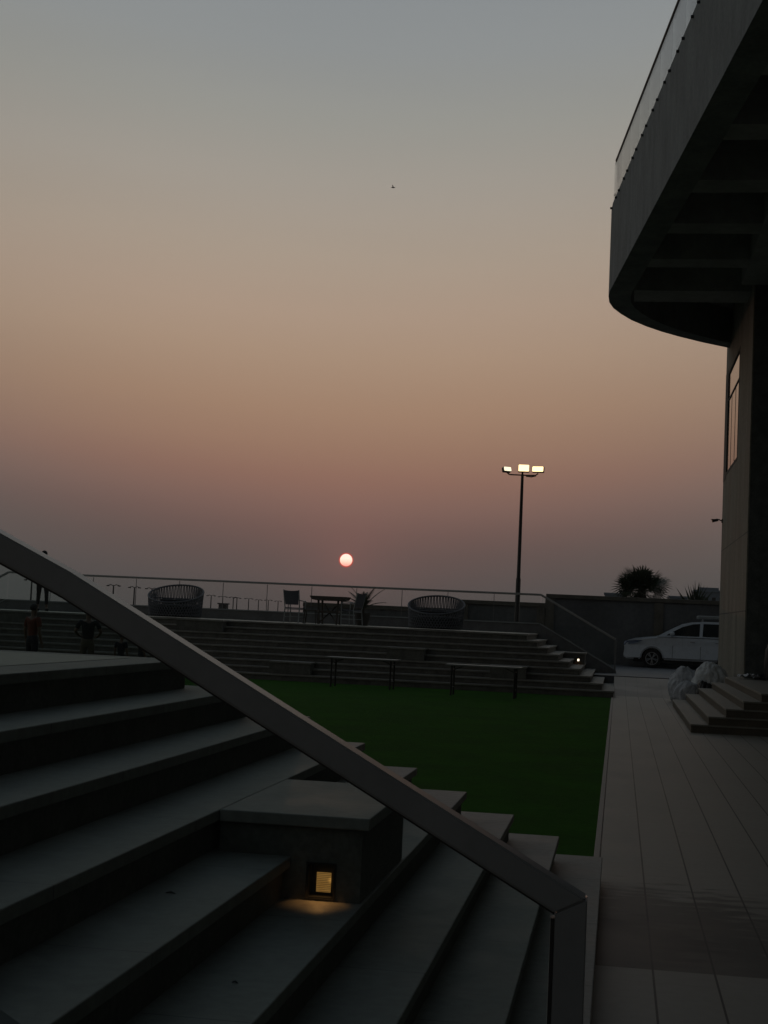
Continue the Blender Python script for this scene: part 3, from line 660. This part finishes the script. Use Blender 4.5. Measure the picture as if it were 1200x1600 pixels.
# ------------------------------------------------------------------ folding tables on the lawn
def ftable(locn, rz, label):
    root = thing('folding_table', locn, label, 'table', 'folding tables on the lawn', rz)
    MB().box((-.91, -.3, .715), (.91, .3, .75), .006).build('table_top', 'tabletop', root)
    for s in (-1, 1):
        for q in (-1, 1): MB().tube([(s*.76, q*.22, .0), (s*.76, q*.22, .713)], .024, 8).build('leg', 'black', root)
        m = MB(); m.tube([(s*.76, -.22, .20), (s*.76, .22, .20)], .012, 6); m.tube([(s*.76, -.22, .62), (s*.76, .22, .62)], .012, 6); m.tube([(s*.76, 0, .60), (s*.5, 0, .71)], .012, 6); m.build('brace', 'black', root)
    return root
ftable((-6.33, 37.45, -.012), -.06, 'left folding table on the lawn in front of the far stand')
ftable((-3.17, 36.3, -.012), -.03, 'right folding table on the lawn, nearer the paved path')

# ------------------------------------------------------------------ white car
CY = 55.75
car = thing('parked_car', (2.55, CY+.9, .387), 'white people carrier with a roof box, half hidden by the pier', 'car')
nx = -2.33      # nose in car space; car faces -X
def arc(cx, r, a0, a1, n=10): return [(cx+r*cos(a0+(a1-a0)*i/n), .34+r*sin(a0+(a1-a0)*i/n)) for i in range(n+1)]
fwx, rwx = -1.33, 1.42
side = [(nx+.02, .30), (nx-.02, .42), (nx+.0, .62), (nx+.01, .86), (nx+.14, .96), (nx+.42, 1.05), (nx+.85, 1.11), (nx+1.22, 1.15), (nx+1.5, 1.16), (2.28, 1.18), (2.36, .95), (2.38, .5), (2.3, .30)]
side += arc(rwx, .385, -.1, pi+.1)+arc(fwx, .385, -.1, pi+.1)
m = MB()
bm = bmesh.new()
vsA = [bm.verts.new((p[0], -.9, p[1])) for p in side]; fA = bm.faces.new(vsA)
ex = bmesh.ops.extrude_face_region(bm, geom=[fA]); vb = [e for e in ex['geom'] if isinstance(e, bmesh.types.BMVert)]
bmesh.ops.translate(bm, verts=vb, vec=(0, 1.8, 0))
for v in bm.verts:                                                # plan taper of nose and tail, slight tumblehome
    x, y, z = v.co; k = 1.
    if x < -1.75: k -= .22*((-1.75-x)/.6)**1.6
    if x > 1.9: k -= .10*((x-1.9)/.5)**2
    if z > .8: k -= .05
    v.co.y = y*k
bmesh.ops.recalc_face_normals(bm, faces=bm.faces)
bmesh.ops.bevel(bm, geom=[e for e in bm.edges if len(e.link_faces) == 2 and e.calc_face_angle(0) > 1.2], offset=.05, segments=3, affect='EDGES')
me = bpy.data.meshes.new('body'); bm.to_mesh(me); bm.free(); me.materials.append(MT['carpaint']); me.polygons.foreach_set('use_smooth', [True]*len(me.polygons))
try: me.set_sharp_from_angle(angle=math.radians(35))
except Exception: pass
body = bpy.data.objects.new('body', me); COL.objects.link(body); body.parent = car
# cabin: loft with tumblehome
gh = [(nx+1.16, 1.14), (nx+1.72, 1.46), (nx+2.05, 1.62), (nx+2.45, 1.715), (nx+2.9, 1.75), (1.6, 1.755), (2.05, 1.66), (2.28, 1.17)]
m = MB(); n = len(gh)
def hw(z): return .845-.17*max(0, (z-1.14))/.6
vs = [(x, -hw(z), z) for x, z in gh]+[(x, hw(z), z) for x, z in gh]+[(x, -hw(z)+.0, 1.0) for x, z in gh]
m.add([(x, -hw(z), z) for x, z in gh]+[(x, hw(z), z) for x, z in gh], [(i, i+1, n+i+1, n+i) for i in range(n-1)]+[tuple(range(n)), tuple(range(n, 2*n))[::-1]])
rf = m.build('roof', 'carpaint', car, bevel=.02, smooth=True)
def sidepoly(name, pts, mt, off, parent, s=-1):
    m = MB(); a = [(x, s*(hw(z)+off), z) for x, z in pts]; b = [(x, s*(hw(z)-.02), z) for x, z in pts]; k = len(pts)
    m.add(a+b, [tuple(range(k)), tuple(range(k, 2*k))[::-1]]+[(i, (i+1) % k, k+(i+1) % k, k+i) for i in range(k)]); return m.build(name, mt, parent)
for s in (-1, 1):
    sidepoly('side_window', [(nx+1.50, 1.20), (nx+1.66, 1.30), (nx+2.08, 1.53), (nx+2.45, 1.64), (nx+2.70, 1.665), (nx+2.68, 1.20)], 'carglass', .006, car, s)
    sidepoly('side_window', [(nx+2.79, 1.20), (nx+2.82, 1.67), (nx+3.75, 1.675), (nx+3.8, 1.20)], 'carglass', .006, car, s)
    sidepoly('side_window', [(nx+3.88, 1.20), (nx+3.85, 1.67), (nx+4.2, 1.62), (nx+4.42, 1.22)], 'carglass', .006, car, s)
MB().add([(nx+1.20, -.72, 1.175), (nx+1.20, .72, 1.175), (nx+1.72, .70, 1.475), (nx+1.72, -.70, 1.475), (nx+2.05, .66, 1.635), (nx+2.05, -.66, 1.635)], [(0, 1, 2, 3), (3, 2, 4, 5)]).build('windscreen', 'carglass', car)
for cxw in (fwx, rwx):
    for s in (-1, 1):
        w = thing('wheel', (0, 0, 0), None, None); w.parent = car; w.location = (cxw, s*.79, .335)
        MB().lathe([(.0, -.09), (.24, -.10), (.31, -.10), (.335, -.06), (.335, .06), (.31, .10), (.24, .10), (0, .09)], 28).build('tyre', 'rubber', w, smooth=True).rotation_euler = (pi/2, 0, 0)
        r_ = MB(); r_.lathe([(.225, -.108), (.235, -.115), (.215, -.115), (.205, -.09), (.2, -.06)], 28)
        for k in range(5):
            a = 2*pi*k/5+.3
            for da in (-.16, .16): r_.tube([(.04*cos(a), .04*sin(a), -.108), (.215*cos(a+da), .215*sin(a+da), -.106)], .016, 4)
        r_.tube([(0, 0, -.09), (0, 0, -.118)], .045, 10)
        ro = r_.build('rim', 'alloy', w); ro.rotation_euler = (pi/2*(1 if s > 0 else -1)*-1 if False else (pi/2 if s > 0 else -pi/2), 0, 0)
        if s < 0: ro.rotation_euler = (-pi/2, 0, 0); 
        ro.scale = (1, 1, 1)
for s in (-1, 1):
    m = MB(); m.add([(nx-.02, s*.60, .88), (nx-.02, s*.66, .78), (nx+.34, s*.835, .86), (nx+.66, s*.885, .98), (nx+.42, s*.87, .985), (nx+.08, s*.72, .94)], [(0, 1, 2, 3, 4, 5)] if s < 0 else [(5, 4, 3, 2, 1, 0)])
    m.build('headlight', 'carlamp', car)
    MB().tube([(nx+.04, s*.60, .52), (nx+.10, s*.70, .52)], .055, 10).build('fog_lamp', 'black', car)
    mi = MB(); mi.box((nx+1.62, s*.95-.08, 1.20), (nx+1.78, s*.95+.08, 1.33), .04); mi.tube([(nx+1.7, s*.84, 1.16), (nx+1.7, s*.9, 1.22)], .02, 6); mi.build('mirror', ['carpaint'], car)
    for dx in (2.35, 3.25): MB().box((nx+dx, s*.885-.012, .97), (nx+dx+.17, s*.885+.012, 1.0), .006).build('door_handle', 'alloy', car)
    ln = MB()
    for dx in (1.72, 2.72, 3.72): ln.box((nx+dx, s*.901-.002, .36), (nx+dx+.012, s*.901+.001, .84))
    ln.box((nx+1.1, s*.901-.002, .36), (nx+3.7, s*.901+.0015, .375)); ln.build('door_gap', 'black', car)
MB().box((nx-.01, -.5, .50), (nx+.03, .5, .74), .01).build('grille', 'black', car)
MB().box((nx+.35, -.82, .2), (2.2, .82, .34)).build('underbody', 'rubber', car)
m = MB(); m.box((nx+2.62, -.55, 1.85), (nx+4.2, .5, 1.97), .03); m.tube([(nx+2.8, -.55, 1.65), (nx+2.8, -.5, 1.87)], .03, 6); m.tube([(nx+2.8, -.60, 1.78), (nx+2.8, .60, 1.78)], .02, 6); m.tube([(nx+3.9, -.60, 1.78), (nx+3.9, .60, 1.78)], .02, 6)
m.build('roof_carrier', 'lightframe', car)

# ------------------------------------------------------------------ fan palm, spiky plant, distant buildings
def palm(locn):
    root = thing('fan_palm', locn, 'round dark fan palm standing behind the boundary wall above the car bonnet', 'palm tree')
    MB().tube([(0, 0, 0), (.03, 0, 1.5), (0, 0, 2.9)], [.17, .15, .16], 10).build('trunk', 'trunk', root, smooth=True)
    m = MB(); C = Vector((0, 0, 2.95)); rnd = random.Random(3)
    for i in range(64):
        az_ = rnd.uniform(0, 2*pi); el_ = rnd.uniform(-.25, 1.5)
        dvec = Vector((cos(az_)*cos(el_), sin(az_)*cos(el_), sin(el_)))
        Lp = rnd.uniform(.36, .64); dvec.x *= 1.25; hub = C+dvec*Lp; hub.z -= .05
        m.tube([C, C.lerp(hub, .5)+Vector((0, 0, .03)), hub], [.016, .012, .01], 4)
        side = dvec.cross(Vector((0, 0, 1)));  side = side.normalized() if side.length > .1 else Vector((1, 0, 0)); nrm = side.cross(dvec)
        tw = rnd.uniform(-.9, .9); s2 = side*cos(tw)+nrm*sin(tw)
        nb = 15; Rl = rnd.uniform(.52, .66)
        for k in range(nb):
            a = -1.9+3.8*(k+.5)/nb; dd = dvec*cos(a)+s2*sin(a); L = Rl*(1-.18*abs(a)/1.9)*rnd.uniform(.92, 1.05)
            pz = dd.cross(dvec.cross(s2)).normalized(); w = .026
            tip = hub+dd*L+Vector((0, 0, -.10*L)); mid = hub+dd*L*.55
            m.add([hub, mid+pz*w, tip, mid-pz*w], [(0, 1, 2, 3)])
    m.build('crown', 'leaf', root)
    m = MB()
    for i in range(26):
        a = rnd.uniform(0, 2*pi); r1 = rnd.uniform(.3, .75); m.add([(.1*cos(a), .1*sin(a), 2.8), (r1*cos(a+.1), r1*sin(a+.1), 2.35+rnd.uniform(-.3, .2)), (r1*.9*cos(a-.15), r1*.9*sin(a-.15), 2.3+rnd.uniform(-.3, .2))], [(0, 1, 2)])
    m.build('dead_fronds', 'trunk', root)
    return root
palm((.86, 61.2, .38))
yp = thing('spiky_plant', (2.95, 60.6, .38), 'spiky upright leaved plant behind the boundary wall between palm and pier', 'plant')
m = MB(); rnd = random.Random(5)
for i in range(46):
    a = rnd.uniform(0, 2*pi); e_ = rnd.uniform(.75, 1.5); L = rnd.uniform(.8, 1.45); dd = Vector((cos(a)*cos(e_), sin(a)*cos(e_), sin(e_))); b = Vector((rnd.uniform(-.12, .12), rnd.uniform(-.1, .1), 2.1)); s_ = dd.cross(Vector((0, 1, .2))).normalized()*.03
    mid = b+dd*L*.5; tip = b+dd*L+Vector((0, 0, -.08)); m.add([b-s_, b+s_, mid+s_, tip, mid-s_], [(0, 1, 2, 3, 4)])
m.build('leaves', 'leaf', yp); MB().tube([(0, 0, 0), (0, 0, 2.2)], [.1, .08], 8).build('stem', 'trunk', yp)
def far_house(x0, x1, y, h, label, steps):
    root = thing('distant_building', ((x0+x1)/2, y, 0), label, 'building', 'pale distant buildings beyond the wall'); hx = (x1-x0)/2
    MB().box((-hx, 0, -.03), (hx, 8, h)).build('wall', 'farwhite', root)
    MB().box((-hx-.15, -.15, h+.002), (hx+.15, 8.1, h+.25)).build('roof', 'farwhite', root)
    for a, b, dz in steps: MB().box((hx*a, 1, h+.26), (hx*b, 6, h+.26+dz)).build('roof_room', 'farwhite', root)
    for i in range(4):
        xx = -hx+2*hx*(i+.5)/4; MB().box((xx-.25*hx/2, -.03, h-1.8), (xx+.25*hx/2, -.005, h-.7)).build('window', 'farlamp', root)
far_house(9.7, 13.5, 200, 6.9, 'pale blue distant building rising behind the spiky plant beside the pier', ((-.7, .6, .35),))
far_house(6.9, 9.4, 215, 6.3, 'lower pale distant building between palm and spiky plant', ())
far_house(-2.0, .9, 205, 6.15, 'pale distant building at the left edge of the fan palm', ((.3, .8, .35),))

# ------------------------------------------------------------------ bundles and bags behind the entrance steps
def sack(locn, rad, label, mt, seed, name='cloth_bundle', cat='bundle', sc=(1, 1, 1), group=None, amp=.11):
    from mathutils import noise
    bm = bmesh.new(); bmesh.ops.create_icosphere(bm, subdivisions=5, radius=1.)
    for v in bm.verts:
        p = v.co.copy(); n1 = noise.noise(p*1.3+Vector((seed, 0, 0))); q = p+Vector((0, 0, 1))*0; rr = abs(noise.noise(Vector((p.x*2.2+seed*3, p.y*2.2, p.z*1.1))))+.5*abs(noise.noise(p*5+Vector((0, seed, 0))))
        fold = abs(noise.noise(Vector((p.x*3.2+seed, p.y*3.2, p.z*1.2+seed))))+.5*abs(noise.noise(Vector((p.x*7, p.y*7+seed, p.z*3)))); k = 1+amp*1.6*n1+amp*.8*(rr-.3)+amp*.7*(fold-.25)+amp*.40*sin(11*math.atan2(p.y, p.x)+5*noise.noise(p*1.7+Vector((seed, 0, 0)))+2*p.z)*(.4+.6*max(0, 1-abs(p.z))); v.co = Vector((p.x*k*sc[0]*rad, p.y*k*sc[1]*rad, p.z*k*sc[2]*rad))
        if v.co.z < -rad*sc[2]*.72: v.co.z = -rad*sc[2]*.72+.02*n1; v.co.x *= 1.08
    mn = min(v.co.z for v in bm.verts)
    for v in bm.verts: v.co.z -= mn
    me = bpy.data.meshes.new(name); bm.to_mesh(me); bm.free(); me.materials.append(MT[mt]); me.polygons.foreach_set('use_smooth', [True]*len(me.polygons))
    o = bpy.data.objects.new(name, me); COL.objects.link(o); o.location = locn; return tag(o, label, cat, group)
sack((1.70, 38.9, .001), .41, 'crumpled grey sheet bundle on the left of the heap behind the steps', 'sack2', 1.3, sc=(1.0, .8, 1.22), group='bundles heaped behind the steps')
sack((1.72, 37.9, .001), .33, 'grey draped sheet at the front of the heap behind the steps', 'sack2', 4.4, sc=(.95, .7, .95), group='bundles heaped behind the steps')
sack((2.27, 38.4, .001), .46, 'pale white sack on the right of the heap against the pier', 'sack', 7.7, name='sack', cat='sack', sc=(.98, .8, 1.25), group='bundles heaped behind the steps')
sack((2.08, 37.05, .001), .30, 'black bag tucked in front of the heap of sheets', 'blackbag', 9.1, name='black_bag', cat='bag', sc=(.75, .6, 1.15), amp=.15)
sh = MB(); rnd = random.Random(2); nx_, ny_ = 14, 8
vs = [(-.32+.64*i/nx_, -.25+.5*j/ny_, .02+.10*abs(sin(i*.9+j*.5))*(1-abs(i/nx_-.4))+rnd.uniform(0, .02)) for j in range(ny_+1) for i in range(nx_+1)]
sh.add(vs, [(j*(nx_+1)+i, j*(nx_+1)+i+1, (j+1)*(nx_+1)+i+1, (j+1)*(nx_+1)+i) for j in range(ny_) for i in range(nx_)])
so_ = sh.build('crumpled_sheet', 'sack2', smooth=True, loc=(3.05, 35.4, .753)); tag(so_, 'small crumpled grey sheet on the landing at the foot of the pier', 'sheet')
sack((3.32, 35.2, .752), .16, 'flat black bag on the landing right of the crumpled sheet', 'blackbag', 3.3, name='black_bag', cat='bag', sc=(1.6, .8, .5), amp=.15)

sack((3.52, 34.9, .752), .42, 'tall slumped black object on the landing at the very right edge', 'blackbag', 5.5, name='black_bag', cat='bag', sc=(.62, .6, 1.35), amp=.1)  # stand-in for an unidentified dark shape, made with the sack builder

# ------------------------------------------------------------------ people
def person(locn, rz, H, label, joints, top='dark', bottom='dark', shorts=False, sleeves=True):
    """joints: offsets in units of body height; body is one skinned mesh, clothing and hair are children"""
    root = thing('person', locn, label, 'person', None, rz)
    J = {'pelvis': (0, 0, .52), 'waist': (0, 0, .60), 'chest': (0, .005, .72), 'neck': (0, .0, .83), 'head': (0, -.01, .885), 'crown': (0, .0, .965),
         'shL': (.105, 0, .80), 'elL': (.135, .01, .63), 'wrL': (.145, -.03, .485), 'haL': (.148, -.045, .44),
         'shR': (-.105, 0, .80), 'elR': (-.135, .01, .63), 'wrR': (-.145, -.03, .485), 'haR': (-.148, -.045, .44),
         'hpL': (.05, 0, .50), 'knL': (.055, -.01, .28), 'anL': (.055, .01, .05), 'toL': (.06, -.085, .015),
         'hpR': (-.05, 0, .50), 'knR': (-.055, -.01, .28), 'anR': (-.055, .01, .05), 'toR': (-.06, -.085, .015)}
    J.update(joints)
    Rr = {'pelvis': .072, 'waist': .068, 'chest': .082, 'neck': .032, 'head': .046, 'crown': .036, 'sh': .038, 'el': .025, 'wr': .017, 'ha': .02, 'hp': .055, 'kn': .034, 'an': .022, 'to': .018}
    E = [('pelvis', 'waist'), ('waist', 'chest'), ('chest', 'neck'), ('neck', 'head'), ('head', 'crown')]
    for s in 'LR': E += [('chest', 'sh'+s), ('sh'+s, 'el'+s), ('el'+s, 'wr'+s), ('wr'+s, 'ha'+s), ('pelvis', 'hp'+s), ('hp'+s, 'kn'+s), ('kn'+s, 'an'+s), ('an'+s, 'to'+s)]
    def skin(name, edges, grow, mt, extra=None, root_v=None):
        names = []
        for a, b in edges:
            for q in (a, b):
                if q not in names: names.append(q)
        co = [Vector(J[q])*H for q in names]; ed = [(names.index(a), names.index(b)) for a, b in edges]
        rad = [(Rr.get(q, Rr.get(q[:2], .03)))*H*grow for q in names]
        if extra:
            for (a, pts, r) in extra:
                prev = names.index(a)
                for p in pts: co.append(Vector(p)*H); rad.append(r*H); ed.append((prev, len(co)-1)); prev = len(co)-1
        me = bpy.data.meshes.new(name); me.from_pydata([tuple(c) for c in co], ed, []); o = bpy.data.objects.new(name, me); COL.objects.link(o)
        sm = o.modifiers.new('s', 'SKIN'); sm.use_smooth_shade = True
        sk = me.skin_vertices[0].data
        for i, r_ in enumerate(rad): sk[i].radius = (r_, r_*(.72 if i < len(names) and names[i] in ('pelvis', 'waist', 'chest') else 1.))
        ri = names.index(root_v) if root_v else 0
        for i in range(len(sk)): sk[i].use_root = (i == ri)
        o.modifiers.new('u', 'SUBSURF').levels = 1
        bpy.context.view_layer.update(); dg = bpy.context.evaluated_depsgraph_get(); me2 = bpy.data.meshes.new_from_object(o.evaluated_get(dg)); me2.name = name
        o.modifiers.clear(); o.data = me2; bpy.data.meshes.remove(me); me2.materials.clear(); me2.materials.append(MT[mt]); o.parent = root; return o
    body = skin('body', E, 1., 'skin', root_v='pelvis')
    # fingers, nose and ears as welded-in geometry of the same mesh
    bm = bmesh.new(); bm.from_mesh(body.data)
    def stick(a, b, r_, seg=6):
        a, b = Vector(a)*H, Vector(b)*H; t = (b-a).normalized(); q = t.to_track_quat('Z', 'Y').to_matrix().to_4x4(); q.translation = (a+b)/2
        bmesh.ops.create_cone(bm, segments=seg, radius1=r_*H, radius2=r_*H*.7, depth=(b-a).length, cap_ends=True, matrix=q)
    for s in 'LR':
        h = Vector(J['ha'+s]); w = Vector(J['wr'+s]); t = (h-w).normalized(); sd = t.cross(Vector((1, 0, 0))).normalized()
        for i, (o_, L) in enumerate(((-.014, .040), (-.005, .046), (.005, .043), (.013, .034))):
            a = h+sd*o_; m1 = a+t*L*.55; stick(a, m1, .0048); stick(m1, m1+(t+sd*0+Vector((-.25 if s == 'L' else .25, 0, 0))).normalized()*L*.5, .0042)
        stick(h-t*.012-sd*.012, h+t*.014-sd*.03, .0052)
    hd = Vector(J['head'])+Vector((0, 0, .02)); stick(hd+Vector((0, -.04, .0)), hd+Vector((0, -.056, -.008)), .007)
    for sx in (-1, 1): stick(hd+Vector((sx*.040, .0, .006)), hd+Vector((sx*.047, .0, -.008)), .010)
    bm.to_mesh(body.data); bm.free()
    ex = [('chest', 'neckb')]
    J['neckb'] = tuple(Vector(J['chest']).lerp(Vector(J['neck']), .55)); Rr['neckb'] = .05
    for s in 'LR':
        J['sl'+s] = tuple(Vector(J['sh'+s]).lerp(Vector(J['el'+s]), .85 if sleeves else .5)); Rr['sl'] = .030
        J['hm'+s] = tuple(Vector(J['hp'+s]).lerp(Vector(J['kn'+s]), .9)); Rr['hm'] = .04
        J['cu'+s] = tuple(Vector(J['kn'+s]).lerp(Vector(J['an'+s]), .85)); Rr['cu'] = .027
    E2 = [('pelvis', 'waist'), ('waist', 'chest'), ('chest', 'neckb')]+[e for s in 'LR' for e in (('chest', 'sh'+s), ('sh'+s, 'sl'+s))]
    skin('shirt', E2, 1.14, top, root_v='waist')
    E3 = [('waist', 'pelvis')]+[e for s in 'LR' for e in ((('pelvis', 'hp'+s), ('hp'+s, 'hm'+s)) if shorts else (('pelvis', 'hp'+s), ('hp'+s, 'kn'+s), ('kn'+s, 'cu'+s)))]
    skin('shorts' if shorts else 'trousers', E3, 1.11, bottom, root_v='pelvis')
    hb = bmesh.new(); bmesh.ops.create_icosphere(hb, subdivisions=3, radius=1.)
    c = (Vector(J['head'])*.35+Vector(J['crown'])*.65)+Vector((0, .008, .0))
    for v in hb.verts:
        x, y, z = v.co; front = max(0., -y); lowz = z < -.15 and front > .1
        k = .80 if (front > .35 and z < .25) else 1.
        v.co = Vector(((x*.050*k+c.x)*H, (y*.056*k+c.y)*H, (max(z, -.75)*.052*(1 if not lowz else .8)+c.z)*H))
    me = bpy.data.meshes.new('hair'); hb.to_mesh(me); hb.free(); me.materials.append(MT['hair']); me.polygons.foreach_set('use_smooth', [True]*len(me.polygons))
    o = bpy.data.objects.new('hair', me); COL.objects.link(o); o.parent = root
    for s in 'LR':
        a, t = Vector(J['an'+s])*H, Vector(J['to'+s])*H; z0 = min(a.z, t.z)-.025*H
        dv = (t-a); dv.z = 0; dv.normalize(); Q = Matrix.Translation(Vector((a.x, a.y, max(z0, .0)))) @ Matrix.Rotation(math.atan2(dv.y, dv.x), 4, 'Z')
        MB().box((-.035*H, -.024*H, 0), (.115*H, .024*H, .042*H), .012*H, Q).build('shoe', 'dark', root)
    return root
person((-17.25, 43.3, zt_), .5, 1.86, 'person striding along the far terrace, legs seen under the foreground handrail',
       {'knL': (.06, -.09, .30), 'anL': (.07, -.10, .06), 'toL': (.07, -.18, .03), 'knR': (-.05, .03, .28), 'anR': (-.05, .12, .07), 'toR': (-.05, .05, .02), 'elL': (.13, .06, .64), 'haL': (.14, .07, .46), 'wrL': (.14, .06, .5), 'wrR': (-.14, -.1, .52), 'haR': (-.14, -.13, .49)}, 'dark', 'dark')
person((-13.72, 34.0, -.012), 2.7, 1.77, 'person in a rust orange shirt and dark trousers standing on the lawn at left', {}, 'orange', 'navy')
person((-12.35, 34.0, -.012), 3.4, 1.74, 'person in a black top and khaki shorts, head hidden by the foreground handrail', {'elL': (.17, .02, .66), 'wrL': (.12, -.09, .60), 'haL': (.09, -.12, .59), 'elR': (-.175, .02, .66), 'wrR': (-.13, -.09, .60), 'haR': (-.1, -.12, .59)}, 'dark', 'khaki', shorts=True)
person((-11.72, 34.6, -.012), 3.0, 1.16, 'small child in dark clothes standing right of the person in khaki shorts', {}, 'navy', 'dark')
person((-11.12, 34.3, -.012), 2.2, 1.3, 'child in dark clothes closest to the foreground platform edge, mostly covered by the handrail', {}, 'dark', 'dark')

# small bird in the sky
bd = thing('bird', (-19.6, 120, 37.1), 'tiny dark bird high in the sky above the sun', 'bird')
m = MB(); m.tube([(-.16, 0, 0), (-.05, 0, .01), (.08, 0, 0), (.2, 0, -.01)], [.01, .05, .045, .01], 8)
m.add([(-.04, 0, .03), (.06, 0, .03), (.02, -.3, .14), (-.03, -.28, .13), (-.08, -.52, .02)], [(0, 1, 2, 3), (3, 2, 4)]); m.add([(-.04, 0, .03), (.06, 0, .03), (.02, .3, .14), (-.03, .28, .13), (-.08, .52, .02)], [(0, 1, 2, 3), (3, 2, 4)])
m.build('body', 'black', bd)

# ------------------------------------------------------------------ evening haze, one even volume round the place
hz_ = MB().box((-260, -40, -2.5), (120, 520, 75)).build('haze', 'ground')
hm_ = bpy.data.materials.new('haze_air'); hm_.use_nodes = True; hg = G(hm_.node_tree); hm_.node_tree.nodes.clear()
pv = hg.new('ShaderNodeVolumePrincipled'); pv.inputs['Color'].default_value = (.85, .84, .84, 1); pv.inputs['Density'].default_value = .00018; pv.inputs['Anisotropy'].default_value = .2
ho = hg.new('ShaderNodeOutputMaterial'); hm_.node_tree.links.new(pv.outputs[0], ho.inputs['Volume'])
hz_.data.materials.clear(); hz_.data.materials.append(hm_); tag(hz_, kind='stuff')
